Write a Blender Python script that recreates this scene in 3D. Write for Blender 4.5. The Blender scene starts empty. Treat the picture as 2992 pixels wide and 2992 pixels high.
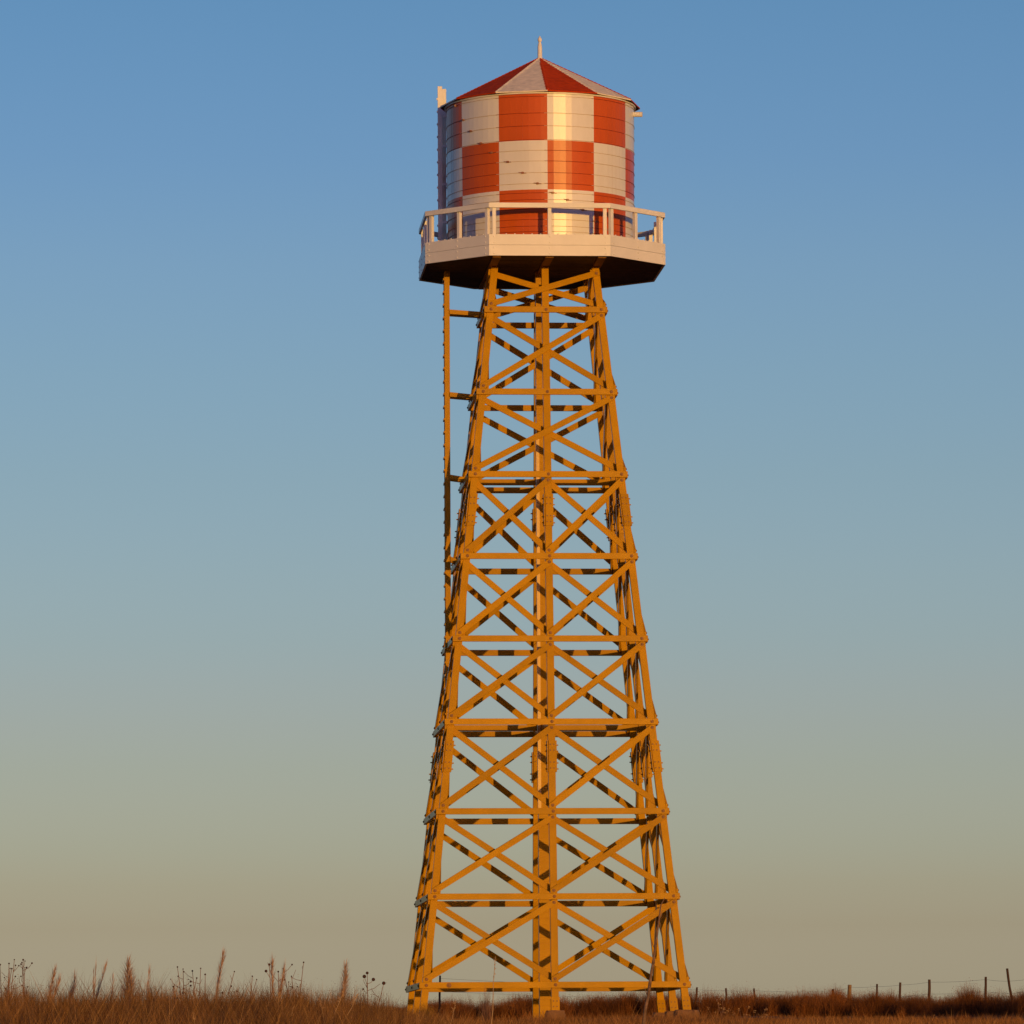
import bpy, math, random
import numpy as np
from mathutils import Vector, Matrix

random.seed(7)
rng = np.random.default_rng(11)
R = math.radians
sc = bpy.context.scene
COL = sc.collection

# ------------------------------------------------------------------ camera
D = 156.5                                   # camera to tower axis, metres
CX, CZ = -0.8616, -1.5505                   # camera position (ground falls away towards it)
PITCH, ROLL, FPX = 0.09950, 0.00524, 16253.4
PSI = R(3.92)                               # the tower is turned a little to the right
cd = bpy.data.cameras.new('camera')
cam = bpy.data.objects.new('camera', cd)
COL.objects.link(cam)
cd.sensor_width = 36.0
cd.lens = FPX / 2992 * 36.0
cd.clip_start, cd.clip_end = 1.0, 20000.0
_c, _s = math.cos(PITCH), math.sin(PITCH)
r0, u0, fw = Vector((1, 0, 0)), Vector((0, -_s, _c)), Vector((0, _c, _s))
cr, sr = math.cos(ROLL), math.sin(ROLL)
rt, up = r0 * cr - u0 * sr, r0 * sr + u0 * cr
cam.matrix_world = Matrix(((rt.x, up.x, -fw.x, CX), (rt.y, up.y, -fw.y, -D), (rt.z, up.z, -fw.z, CZ), (0, 0, 0, 1)))
sc.camera = cam

# ------------------------------------------------------------------ sky, sun, exposure
SUN_EL, SUN_ROT = R(2.8), R(158.0)
w = bpy.data.worlds.new('World')
sc.world = w
w.use_nodes = True
nt = w.node_tree
bg = nt.nodes['Background']
sky = nt.nodes.new('ShaderNodeTexSky')
sky.sky_type = 'NISHITA'
sky.sun_disc = False
sky.sun_elevation, sky.sun_rotation = SUN_EL, SUN_ROT
sky.air_density, sky.dust_density, sky.ozone_density = 1.0, 1.0, 2.0
bg.inputs[1].default_value = 0.12
# dusk air tint by height above the horizon (the band of dusty air low down, the blue above)
tc = nt.nodes.new('ShaderNodeTexCoord')
sx = nt.nodes.new('ShaderNodeSeparateXYZ')
nt.links.new(tc.outputs['Generated'], sx.inputs[0])
mr = nt.nodes.new('ShaderNodeMapRange')
mr.inputs['From Min'].default_value, mr.inputs['From Max'].default_value = 0.0, 0.40
nt.links.new(sx.outputs['Z'], mr.inputs['Value'])
ramp = nt.nodes.new('ShaderNodeValToRGB')
TINT = [(0.0, (3.05, 4.63, 16)), (0.0087, (3.05, 4.63, 16)), (0.014, (2.57, 3.75, 13.03)), (0.0192, (2.3, 3.2, 10.37)), (0.0251, (2.04, 2.66, 7.61)), (0.0323, (1.91, 2.43, 6.13)), (0.0394, (1.82, 2.31, 5.36)), (0.0462, (1.77, 2.17, 4.65)), (0.0536, (1.7, 2.03, 4.04)), (0.061, (1.66, 1.92, 3.69)), (0.068, (1.61, 1.85, 3.44)), (0.0767, (1.53, 1.8, 3.2)), (0.0868, (1.49, 1.75, 2.96)), (0.1057, (1.39, 1.65, 2.62)), (0.1248, (1.31, 1.59, 2.47)), (0.1437, (1.23, 1.52, 2.38)), (0.1625, (1.08, 1.42, 2.3)), (0.1908, (0.94, 1.34, 2.11)), (0.4, (0.8, 1.1, 1.7))]
els = ramp.color_ramp.elements
while len(els) < len(TINT):
    els.new(0.5)
for e, (p, c) in zip(els, TINT):
    e.position = p / 0.40
for e, (p, c) in zip(els, TINT):
    e.color = (c[0] / 16, c[1] / 16, c[2] / 16, 1)
nt.links.new(mr.outputs[0], ramp.inputs[0])
vm = nt.nodes.new('ShaderNodeVectorMath'); vm.operation = 'MULTIPLY'
vs = nt.nodes.new('ShaderNodeVectorMath'); vs.operation = 'SCALE'
vs.inputs['Scale'].default_value = 16.0
nt.links.new(ramp.outputs[0], vs.inputs[0])
nt.links.new(sky.outputs[0], vm.inputs[0])
nt.links.new(vs.outputs[0], vm.inputs[1])
# sky on the sun side dimmed and tinted only to tune the shadow fill
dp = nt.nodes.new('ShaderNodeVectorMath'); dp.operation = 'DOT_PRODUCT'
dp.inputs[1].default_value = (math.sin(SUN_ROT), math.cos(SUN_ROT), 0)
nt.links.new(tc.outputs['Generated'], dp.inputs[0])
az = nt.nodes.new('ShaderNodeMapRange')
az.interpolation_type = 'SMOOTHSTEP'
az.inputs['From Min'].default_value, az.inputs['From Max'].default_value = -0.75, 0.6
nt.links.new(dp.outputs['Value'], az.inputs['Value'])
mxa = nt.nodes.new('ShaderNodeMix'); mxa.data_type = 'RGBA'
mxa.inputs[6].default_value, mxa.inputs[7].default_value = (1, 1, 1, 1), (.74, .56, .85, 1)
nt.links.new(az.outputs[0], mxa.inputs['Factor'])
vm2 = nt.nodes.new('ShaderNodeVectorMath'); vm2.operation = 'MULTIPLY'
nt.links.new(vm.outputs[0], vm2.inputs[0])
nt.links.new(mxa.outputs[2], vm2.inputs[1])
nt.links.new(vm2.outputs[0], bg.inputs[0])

sd = bpy.data.lights.new('sun', 'SUN')
sd.energy, sd.angle, sd.color = 2.45, R(0.5), (1.0, 0.55, 0.12)
sun = bpy.data.objects.new('sun', sd)
COL.objects.link(sun)
sv = Vector((math.sin(SUN_ROT) * math.cos(SUN_EL), math.cos(SUN_ROT) * math.cos(SUN_EL), math.sin(SUN_EL)))
sun.rotation_euler = sv.to_track_quat('Z', 'Y').to_euler()
sun.location = (40, -120, 40)

vsn = sc.view_settings
vsn.view_transform, vsn.look, vsn.exposure, vsn.gamma = 'Standard', 'None', 0.0, 1.0
vsn.use_curve_mapping = False
sc.cycles.max_bounces = 6
try:
    sc.cycles.use_denoising = True
    sc.cycles.denoiser = 'OPENIMAGEDENOISE'
except Exception:
    pass

# ------------------------------------------------------------------ materials
def mat(name, col, rough=0.6, spec=0.5, var=0.12, scale=3.0, bump=0.0, bscale=30.0, dirt=None, dirt_amt=0.0, stretch=(1, 1, 1)):
    m = bpy.data.materials.new(name)
    m.use_nodes = True
    n, l = m.node_tree.nodes, m.node_tree.links
    b = n['Principled BSDF']
    b.inputs['Roughness'].default_value = rough
    b.inputs['Specular IOR Level'].default_value = spec
    t = n.new('ShaderNodeTexCoord')
    mp = n.new('ShaderNodeMapping')
    mp.inputs['Scale'].default_value = stretch
    l.new(t.outputs['Object'], mp.inputs[0])
    nz = n.new('ShaderNodeTexNoise')
    nz.inputs['Scale'].default_value, nz.inputs['Detail'].default_value = scale, 6
    l.new(mp.outputs[0], nz.inputs['Vector'])
    rp = n.new('ShaderNodeValToRGB')
    rp.color_ramp.elements[0].position, rp.color_ramp.elements[1].position = 0.3, 0.7
    rp.color_ramp.elements[0].color = tuple(c * (1 - var) for c in col) + (1,)
    rp.color_ramp.elements[1].color = tuple(min(1, c * (1 + var)) for c in col) + (1,)
    l.new(nz.outputs['Fac'], rp.inputs[0])
    out = rp.outputs[0]
    if name == 'yellow_paint':               # boards were painted and faded one by one
        oi = n.new('ShaderNodeObjectInfo')
        mo = n.new('ShaderNodeMapRange')
        mo.inputs['To Min'].default_value, mo.inputs['To Max'].default_value = .88, 1.10
        l.new(oi.outputs['Random'], mo.inputs['Value'])
        so = n.new('ShaderNodeVectorMath'); so.operation = 'SCALE'
        l.new(out, so.inputs[0]); l.new(mo.outputs[0], so.inputs['Scale'])
        out = so.outputs[0]
    if dirt:
        n2 = n.new('ShaderNodeTexNoise')
        n2.inputs['Scale'].default_value, n2.inputs['Detail'].default_value = scale * 0.37, 9
        n2.inputs['Roughness'].default_value = 0.7
        l.new(mp.outputs[0], n2.inputs['Vector'])
        r2 = n.new('ShaderNodeValToRGB')
        r2.color_ramp.elements[0].position, r2.color_ramp.elements[1].position = 0.52, 0.75
        r2.color_ramp.elements[1].color = (dirt_amt,) * 3 + (1,)
        l.new(n2.outputs['Fac'], r2.inputs[0])
        mx = n.new('ShaderNodeMix'); mx.data_type = 'RGBA'
        l.new(r2.outputs[0], mx.inputs['Factor'])
        l.new(out, mx.inputs[6])
        mx.inputs[7].default_value = tuple(dirt) + (1,)
        out = mx.outputs[2]
    l.new(out, b.inputs['Base Color'])
    if bump:
        n3 = n.new('ShaderNodeTexNoise')
        n3.inputs['Scale'].default_value, n3.inputs['Detail'].default_value = bscale, 5
        l.new(mp.outputs[0], n3.inputs['Vector'])
        bp = n.new('ShaderNodeBump')
        bp.inputs['Strength'].default_value, bp.inputs['Distance'].default_value = bump, 0.01
        l.new(n3.outputs['Fac'], bp.inputs['Height'])
        l.new(bp.outputs[0], b.inputs['Normal'])
    return m

def veg(name, cols, rough=0.8, trans=0.0):
    """dry plant matter: every blade or twig takes its own tone"""
    m = bpy.data.materials.new(name)
    m.use_nodes = True
    n, l = m.node_tree.nodes, m.node_tree.links
    b = n['Principled BSDF']
    b.inputs['Roughness'].default_value = rough
    b.inputs['Specular IOR Level'].default_value = 0.15
    g = n.new('ShaderNodeNewGeometry')
    rp = n.new('ShaderNodeValToRGB')
    e = rp.color_ramp.elements
    while len(e) < len(cols):
        e.new(0.5)
    for i, c in enumerate(cols):
        e[i].position = i / (len(cols) - 1)
    for i, c in enumerate(cols):
        e[i].color = tuple(c) + (1,)
    l.new(g.outputs['Random Per Island'], rp.inputs[0])
    t = n.new('ShaderNodeTexCoord')
    nz = n.new('ShaderNodeTexNoise')           # stands of different plants: patches a metre or two across
    nz.inputs['Scale'].default_value, nz.inputs['Detail'].default_value = 0.9, 4
    l.new(t.outputs['Object'], nz.inputs['Vector'])
    mr_ = n.new('ShaderNodeMapRange')
    mr_.inputs['From Min'].default_value, mr_.inputs['From Max'].default_value = .35, .68
    mr_.inputs['To Min'].default_value, mr_.inputs['To Max'].default_value = .50, 1.45
    l.new(nz.outputs['Fac'], mr_.inputs['Value'])
    sc_ = n.new('ShaderNodeVectorMath'); sc_.operation = 'SCALE'
    l.new(rp.outputs[0], sc_.inputs[0])
    l.new(mr_.outputs[0], sc_.inputs['Scale'])
    l.new(sc_.outputs[0], b.inputs['Base Color'])
    return m

YEL = (.525, .258, .0)
M = {
    'yellow': mat('yellow_paint', YEL, 0.32, 0.09, 0.08, 2.2, 0.10, 60, dirt=(.32, .140, .001), dirt_amt=0.30),
    'beam': mat('brown_beam', (.30, .14, .025), 0.6, 0.2, 0.15, 3, 0.2, 40),  # platform beams, a darker brown than the yellow timber
    'yellow_light': mat('pale_yellow_strip', (.74, .44, .09), 0.35, 0.5, 0.06, 3.0),
    'bolt': mat('bolt_rust_paint', (.24, .085, .004), 0.5, 0.5, 0.25, 20),
    'conduit': mat('cream_conduit_paint', (.80, .62, .26), 0.25, 0.5, 0.05, 3),
    'white': mat('white_paint', (.80, .77, .72), 0.38, 0.5, 0.05, 1.6, 0.08, 40, dirt=(.50, .44, .36), dirt_amt=0.30),
    'tank_white': mat('white_stave_paint', (.78, .75, .69), 0.29, 0.58, 0.05, 1.4, 0.04, 25, dirt=(.48, .42, .34), dirt_amt=0.30, stretch=(1, 1, .35)),
    'tank_orange': mat('orange_stave_paint', (.59, .102, .000), 0.29, 0.30, 0.08, 1.4, 0.04, 25, dirt=(.36, .022, .001), dirt_amt=0.45, stretch=(1, 1, .35)),
    'roof_white': mat('white_shingle', (.88, .76, .58), 0.75, 0.3, 0.12, 6, 0.4, 30, dirt=(.36, .31, .26), dirt_amt=0.55),
    'roof_red': mat('red_shingle', (.54, .052, .001), 0.75, 0.1, 0.16, 6, 0.4, 30, dirt=(.26, .018, .002), dirt_amt=0.5),
    'hoop': mat('hoop_steel', (.34, .13, .06), 0.45, 0.5, 0.3, 8),
    'hoop_white': mat('hoop_white_paint', (.60, .47, .34), 0.4, 0.4, 0.15, 8),
    'hoop_red': mat('hoop_red_paint', (.26, .030, .004), 0.4, 0.3, 0.2, 8),
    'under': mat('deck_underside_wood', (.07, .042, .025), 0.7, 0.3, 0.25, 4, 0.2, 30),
    'concrete': mat('footing_concrete', (.26, .135, .060), 0.9, 0.2, 0.22, 5, 0.5, 22, dirt=(.17, .085, .038), dirt_amt=0.6),
    'post': mat('weathered_post_wood', (.075, .042, .028), 0.9, 0.2, 0.35, 6, 0.4, 40, stretch=(1, 1, .15)),
    'post_pale': mat('pale_post_wood', (.21, .13, .065), 0.9, 0.2, 0.4, 5, 0.4, 40, stretch=(1, 1, .2)),
    'wire': mat('rusty_wire', (.10, .07, .06), 0.6, 0.4, 0.2, 10),
    'bark': mat('dead_bark', (.20, .12, .075), 0.85, 0.2, 0.4, 9, 0.5, 40),
    'straw': veg('straw', [(.42, .24, .10), (.56, .36, .17), (.34, .18, .08)]),
    'grass': veg('dry_grass', [(.15, .072, .019), (.27, .134, .038), (.19, .091, .027), (.41, .235, .090), (.17, .076, .025), (.095, .040, .012), (.27, .150, .066)]),
    'field': veg('field_grass', [(.24, .105, .03), (.33, .16, .05), (.20, .08, .02), (.40, .21, .075)]),
    'brush': veg('brush_twigs', [(.15, .050, .011), (.25, .088, .018), (.11, .036, .010), (.33, .130, .028), (.20, .065, .014)]),
    'ochre': veg('ochre_leaves', [(.36, .19, .015), (.44, .24, .02), (.28, .13, .012)]),
    'plume': veg('dry_plume', [(.46, .28, .19), (.58, .37, .26), (.38, .21, .14)]),
    'stalk': veg('dry_stalk', [(.22, .11, .07), (.30, .16, .10), (.17, .085, .055)]),
    'head': mat('seed_head', (.075, .035, .024), 0.9, 0.2, 0.3, 30),
    'soil': None,
}

def soil_mat():
    m = bpy.data.materials.new('prairie_soil')
    m.use_nodes = True
    n, l = m.node_tree.nodes, m.node_tree.links
    b = n['Principled BSDF']
    b.inputs['Roughness'].default_value = 0.95
    b.inputs['Specular IOR Level'].default_value = 0.1
    t = n.new('ShaderNodeTexCoord')
    a = n.new('ShaderNodeTexNoise'); a.inputs['Scale'].default_value, a.inputs['Detail'].default_value = 0.35, 10
    l.new(t.outputs['Object'], a.inputs['Vector'])
    rp = n.new('ShaderNodeValToRGB')
    rp.color_ramp.elements[0].position, rp.color_ramp.elements[1].position = 0.35, 0.68
    rp.color_ramp.elements[0].color, rp.color_ramp.elements[1].color = (.15, .065, .025, 1), (.30, .16, .075, 1)
    l.new(a.outputs['Fac'], rp.inputs[0])
    l.new(rp.outputs[0], b.inputs['Base Color'])
    c = n.new('ShaderNodeTexNoise'); c.inputs['Scale'].default_value, c.inputs['Detail'].default_value = 9, 6
    l.new(t.outputs['Object'], c.inputs['Vector'])
    bp = n.new('ShaderNodeBump'); bp.inputs['Strength'].default_value, bp.inputs['Distance'].default_value = 0.8, 0.08
    l.new(c.outputs['Fac'], bp.inputs['Height'])
    l.new(bp.outputs[0], b.inputs['Normal'])
    return m
M['soil'] = soil_mat()

# ------------------------------------------------------------------ mesh helpers
class MB:
    def __init__(s):
        s.v, s.f, s.m = [], [], []
    def face(s, pts, mi=0):
        i = len(s.v)
        s.v += [tuple(p) for p in pts]
        s.f.append(tuple(range(i, i + len(pts))))
        s.m.append(mi)
    def hexa(s, a, b, mi=0):
        """prism between two equal rings a (start) and b (end)"""
        i, n = len(s.v), len(a)
        s.v += [tuple(p) for p in a] + [tuple(p) for p in b]
        s.f.append(tuple(range(i + n - 1, i - 1, -1))); s.m.append(mi)
        s.f.append(tuple(range(i + n, i + 2 * n))); s.m.append(mi)
        for k in range(n):
            k2 = (k + 1) % n
            s.f.append((i + k, i + k2, i + n + k2, i + n + k)); s.m.append(mi)
    def box(s, x0, x1, y0, y1, z0, z1, mi=0):
        s.hexa([(x0, y0, z0), (x1, y0, z0), (x1, y1, z0), (x0, y1, z0)], [(x0, y0, z1), (x1, y0, z1), (x1, y1, z1), (x0, y1, z1)], mi)
    def tube(s, p0, p1, r0, r1=None, n=8, mi=0, ref=None):
        p0, p1 = Vector(p0), Vector(p1)
        r1 = r0 if r1 is None else r1
        d = (p1 - p0).normalized()
        a = d.orthogonal().normalized() if ref is None else (Vector(ref) - d * d.dot(Vector(ref))).normalized()
        b = d.cross(a)
        ring = lambda p, r: [p + a * (r * math.cos(2 * math.pi * k / n)) + b * (r * math.sin(2 * math.pi * k / n)) for k in range(n)]
        s.hexa(ring(p0, r0), ring(p1, r1), mi)
    def path(s, pts, rad, n=6, mi=0):
        pts = [Vector(p) for p in pts]
        i0 = len(s.v)
        for k, p in enumerate(pts):
            d = (pts[min(k + 1, len(pts) - 1)] - pts[max(k - 1, 0)]).normalized()
            a = d.cross(Vector((0.3, 0.9, 0.1))).normalized(); b = d.cross(a)
            r = rad[k] if hasattr(rad, '__len__') else rad
            s.v += [tuple(p + a * (r * math.cos(2 * math.pi * j / n)) + b * (r * math.sin(2 * math.pi * j / n))) for j in range(n)]
        for k in range(len(pts) - 1):
            for j in range(n):
                j2 = (j + 1) % n
                s.f.append((i0 + k * n + j, i0 + k * n + j2, i0 + (k + 1) * n + j2, i0 + (k + 1) * n + j)); s.m.append(mi)
        s.f.append(tuple(i0 + j for j in range(n - 1, -1, -1))); s.m.append(mi)
        e = i0 + (len(pts) - 1) * n
        s.f.append(tuple(e + j for j in range(n))); s.m.append(mi)
    def lathe(s, prof, n=16, mi=0, c=(0, 0)):
        i0 = len(s.v)
        for r, z in prof:
            s.v += [(c[0] + r * math.cos(2 * math.pi * k / n), c[1] + r * math.sin(2 * math.pi * k / n), z) for k in range(n)]
        for q in range(len(prof) - 1):
            for k in range(n):
                k2 = (k + 1) % n
                s.f.append((i0 + q * n + k, i0 + q * n + k2, i0 + (q + 1) * n + k2, i0 + (q + 1) * n + k)); s.m.append(mi)
        s.f.append(tuple(i0 + k for k in range(n - 1, -1, -1))); s.m.append(mi)
        e = i0 + (len(prof) - 1) * n
        s.f.append(tuple(e + k for k in range(n))); s.m.append(mi)
    def blob(s, c, r, mi=0, n=8):
        prof = [(r * math.sin(math.pi * k / 5) + 1e-4, c[2] - r * math.cos(math.pi * k / 5)) for k in range(6)]
        s.lathe(prof, n, mi, (c[0], c[1]))
    def build(s, name, mats, parent=None, smooth=False, bevel=0.0):
        me = bpy.data.meshes.new(name)
        me.from_pydata(s.v, [], s.f)
        for m in (mats if isinstance(mats, (list, tuple)) else [mats]):
            me.materials.append(m)
        me.polygons.foreach_set('material_index', s.m)
        if smooth:
            me.polygons.foreach_set('use_smooth', [True] * len(s.f))
        me.update()
        o = bpy.data.objects.new(name, me)
        COL.objects.link(o)
        if parent:
            o.parent = parent
        if bevel:
            bv = o.modifiers.new('edge', 'BEVEL'); bv.width, bv.segments, bv.limit_method = bevel, 1, 'ANGLE'
        return o

def mesh_np(name, verts, faces_flat, loop_tot, material, parent=None):
    me = bpy.data.meshes.new(name)
    nv, nl, nf = len(verts), len(faces_flat), len(loop_tot)
    me.vertices.add(nv); me.loops.add(nl); me.polygons.add(nf)
    me.vertices.foreach_set('co', np.asarray(verts, np.float32).ravel())
    me.loops.foreach_set('vertex_index', np.asarray(faces_flat, np.int32))
    st = np.concatenate([[0], np.cumsum(loop_tot)[:-1]]).astype(np.int32)
    me.polygons.foreach_set('loop_start', st)
    me.materials.append(material)
    me.update(calc_edges=True)
    me.validate()
    o = bpy.data.objects.new(name, me)
    COL.objects.link(o)
    if parent:
        o.parent = parent
    return o

def tag(o, label, cat, group=None):
    o['label'], o['category'], o['kind'] = label, cat, 'thing'
    if group:
        o['group'] = group
    return o

def empty(name, loc, rz=0.0):
    e = bpy.data.objects.new(name, None)
    COL.objects.link(e)
    e.location, e.rotation_euler = loc, (0, 0, rz)
    e.empty_display_size = 0.2
    return e

# ------------------------------------------------------------------ ground
LEFT = [(-3000, -6), (-120, -4.2), (-40, -3.5), (0, -3.15), (38, -2.0), (52, -1.40), (60, -1.20), (75, -1.12), (95, -.95), (120, -.76), (150, -.48), (172, -.28), (200, .02), (232, .10), (280, -.7), (600, -5), (4000, -40)]
RIGHT = [(-3000, -6), (-120, -4.2), (-40, -3.5), (0, -3.15), (38, -2.35), (58, -1.85), (75, -1.55), (95, -1.22), (120, -.86), (150, -.48), (165, -.34), (178, -.10), (182, .02), (200, .06), (232, .10), (280, -.7), (600, -5), (4000, -40)]
_ld, _lh = np.array(LEFT, float).T
_rd, _rh = np.array(RIGHT, float).T
def ground(x, y):
    d = np.asarray(y, float) + D
    x = np.asarray(x, float)
    t = np.clip((x + 3.4) / 3.9, 0, 1)
    t = t * t * (3 - 2 * t)
    h = np.interp(d, _ld, _lh) * (1 - t) + np.interp(d, _rd, _rh) * t
    fade = np.clip(1 - (np.abs(d - 110) - 150) / 60, 0, 1)
    return h + fade * (0.030 * np.sin(x * 1.3 + 0.4 * y) + 0.035 * np.sin(x * .47 - y * .31 + 1) + 0.02 * np.sin(x * 2.9 + y * 1.7))
def gz(x, y):
    return float(ground(x, y))

def build_ground():
    xs = np.unique(np.concatenate([np.linspace(-40, 40, 161), np.linspace(-400, 400, 81), np.linspace(-4000, 4000, 41)]))
    ys = np.unique(np.concatenate([np.linspace(-130, 90, 331), np.linspace(-400, 500, 91), np.linspace(-3500, 3800, 41)]))
    X, Y = np.meshgrid(xs, ys)
    Z = ground(X, Y)
    V = np.stack([X.ravel(), Y.ravel(), Z.ravel()], 1)
    nx, ny = len(xs), len(ys)
    i = (np.arange(ny - 1)[:, None] * nx + np.arange(nx - 1)[None, :]).ravel()
    F = np.stack([i, i + 1, i + nx + 1, i + nx], 1)
    o = mesh_np('ground', V, F.ravel(), np.full(len(F), 4), M['soil'])
    o.data.polygons.foreach_set('use_smooth', [True] * len(F))
    o['kind'] = 'structure'
build_ground()

# ------------------------------------------------------------------ the water tower
tower = empty('water_tower', (0, 0, 0), PSI)
tag(tower, 'tall water tower with orange and white checkered tank on a yellow timber lattice', 'water tower')
W0, SL = 7.2324, 0.21075
H = lambda z: (W0 - SL * z) / 2.0
ZL = [0.691, 3.116, 5.467, 7.954, 10.275, 12.595, 14.910, 17.256, 19.611]     # girt levels, bottom up
ZTOP, LW = 20.855, 0.10
YM = [M['yellow'], M['bolt']]

def face_pt(side, u, out, z):
    """side 0 front, 1 right, 2 back, 3 left: u along the face (to the right seen from outside), out = distance from the axis"""
    x, y = u, -out
    for _ in range(side):
        x, y = -y, x
    return (x, y, z)

def bolt(mb, side, u, out, z, r=0.028, l=0.03, mi=1):
    a, b, c = (Vector(face_pt(side, u, out + q, z)) for q in (-0.004, 0.010, l))
    mb.tube(a, b, r * 1.75, n=10, mi=mi)
    mb.tube(b, c, r, r * 0.9, n=6, mi=mi)

# legs
LEG_AT = [(-1, -1), (0, -1), (1, -1), (1, 0), (1, 1), (0, 1), (-1, 1), (-1, 0)]
for (ix, iy) in LEG_AT:
    mb = MB()
    zb = -0.03 if (ix, iy) in ((0, -1), (1, -1), (1, 0), (1, 1)) else -0.75
    ring = lambda z, q=LW: [(ix * H(z) + a * q, iy * H(z) + b * q, z) for a, b in ((-1, -1), (1, -1), (1, 1), (-1, 1))]
    mb.hexa(ring(zb), ring(ZTOP))
    leg = mb.build('leg', YM, tower, bevel=0.008)
    # steel splice plates with through bolts, at two heights, and the foot plates
    for (z0, z1) in ((6.56, 7.43), (13.46, 14.36)):
        sp = MB()
        def plate(cx, cy, x0, x1, y0, y1):
            a = [(ix * H(z0) + x, iy * H(z0) + y, z0) for x, y in ((x0, y0), (x1, y0), (x1, y1), (x0, y1))]
            b = [(ix * H(z1) + x, iy * H(z1) + y, z1) for x, y in ((x0, y0), (x1, y0), (x1, y1), (x0, y1))]
            sp.hexa(a, b)
        t = 0.03
        plate(0, 0, -0.085, 0.137, -LW - t, -LW - 0.003)
        plate(0, 0, -0.137, 0.085, LW + 0.003, LW + t)
        plate(0, 0, LW + 0.003, LW + t, -0.085, 0.137)
        plate(0, 0, -LW - t, -LW - 0.003, -0.137, 0.085)
        for k, f in enumerate((0.12, 0.31, 0.69, 0.88)):
            z = z0 + (z1 - z0) * f
            cx, cy = ix * H(z), iy * H(z)
            for dx in (-0.04, 0.06):
                for sg in (-1, 1):
                    sp.tube((cx + dx * -sg, cy + sg * (LW + t - .002), z), (cx + dx * -sg, cy + sg * (LW + t + 0.018), z), 0.022, n=6, mi=1)
            for sg in (-1, 1):
                sp.tube((cx + sg * (LW + t - .002), cy, z - 0.02), (cx + sg * (LW + t + 0.012), cy, z - 0.02), 0.036, n=8, mi=1)
                sp.tube((cx + sg * (LW + t + 0.01), cy, z - 0.02), (cx + sg * (LW + t + 0.058), cy, z - 0.02), 0.018, n=6, mi=0)
        sp.build('splice_plate', YM, leg)
    if zb > -0.5:
        fp = MB()
        z0, z1 = -0.004, 0.36
        for (x0, x1, y0, y1) in ((-.112, .112, -LW - .022, -LW - .003), (-.112, .112, LW + .003, LW + .022), (LW + .003, LW + .022, -.10, .10)):
            zt = z1 if y0 < 0 else z1 - 0.05
            fp.hexa([(ix * H(z0) + x, iy * H(z0) + y, z0) for x, y in ((x0, y0), (x1, y0), (x1, y1), (x0, y1))],
                    [(ix * H(zt) + x, iy * H(zt) + y, zt) for x, y in ((x0, y0), (x1, y0), (x1, y1), (x0, y1))])
        for z in (0.10, 0.25):
            for dx in (-0.05, 0.05):
                fp.tube((ix * H(z) + dx, iy * H(z) - LW - .02, z), (ix * H(z) + dx, iy * H(z) - LW - .042, z), 0.020, n=6, mi=1)
        fp.build('foot_plate', YM, leg)

# girts: one on each face at each level
GH, GT = 0.085, 0.08
for zc in ZL:
    for side in range(4):
        o0 = H(zc - GH) + LW + 0.003
        e = (H(zc) + LW + GT + 0.002) if side % 2 == 0 else (H(zc) + LW + 0.001)
        dz = 0 if side % 2 == 0 else -0.012
        mb = MB()
        q = lambda u, o, z: face_pt(side, u, o, z)
        mb.hexa([q(-e, o0, zc - GH + dz), q(e, o0, zc - GH + dz), q(e, o0 + GT, zc - GH + dz), q(-e, o0 + GT, zc - GH + dz)],
                [q(-e, o0, zc + GH + dz), q(e, o0, zc + GH + dz), q(e, o0 + GT, zc + GH + dz), q(-e, o0 + GT, zc + GH + dz)])
        for u in (-H(zc), 0, H(zc)):
            bolt(mb, side, u + 0.01, o0 + GT, zc + dz)
        if side == 0 and zc < 1:
            bolt(mb, side, -H(zc) + 0.63, o0 + GT, zc, r=0.04)
        mb.build('girt', YM, tower, bevel=0.006)

def clip(poly, a, b, c):
    """keep a*u + b*v <= c"""
    out = []
    for i in range(len(poly)):
        p, q = poly[i], poly[(i + 1) % len(poly)]
        dp, dq = a * p[0] + b * p[1] - c, a * q[0] + b * q[1] - c
        if dp <= 0:
            out.append(p)
        if dp * dq < 0:
            t = dp / (dp - dq)
            out.append((p[0] + t * (q[0] - p[0]), p[1] + t * (q[1] - p[1])))
    return out

def brace(name, side, ua, za, ub, zb, zl, zu, outside, bw=0.084):
    """board from (ua, za) to (ub, zb) on a face; cut off by the leg edges and by the girts"""
    d = Vector((ub - ua, zb - za)).normalized()
    n = Vector((-d.y, d.x))
    A, B = Vector((ua, za)) - d * 0.6, Vector((ub, zb)) + d * 0.6
    poly = [tuple(A - n * bw), tuple(B - n * bw), tuple(B + n * bw), tuple(A + n * bw)]
    # leg outer edge lines at both ends (they lean with the legs)
    for (u, z, sg) in ((ua, za, -1), (ub, zb, 1)):
        s = 0.0 if abs(u) < 0.01 else -math.copysign(SL / 2, u)      # du/dz of the leg
        sgn = 1 if (ub > ua) == (sg > 0) else -1
        lim = 0.100 if outside else 0.097
        # u*sgn <= (u0 + s*(z - z0))*sgn + lim
        poly = clip(poly, sgn, -s * sgn, (u - s * z) * sgn + lim)
    m = (GH + 0.004) if outside else 0.006
    poly = clip(poly, 0, 1, zu - m)
    poly = clip(poly, 0, -1, -(zl + m))
    mb = MB()
    if outside:
        i0, i1 = LW + 0.003, LW + 0.063
    else:
        i0, i1 = -LW - 0.063, -LW - 0.003
    mb.hexa([face_pt(side, u, H(z) + i0, z) for u, z in poly], [face_pt(side, u, H(z) + i1, z) for u, z in poly])
    if outside:
        for u, z in ((ua, za), (ub, zb)):
            bolt(mb, side, u, H(z) + i1, z)
    return mb.build(name, YM, tower, bevel=0.005)

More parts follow.
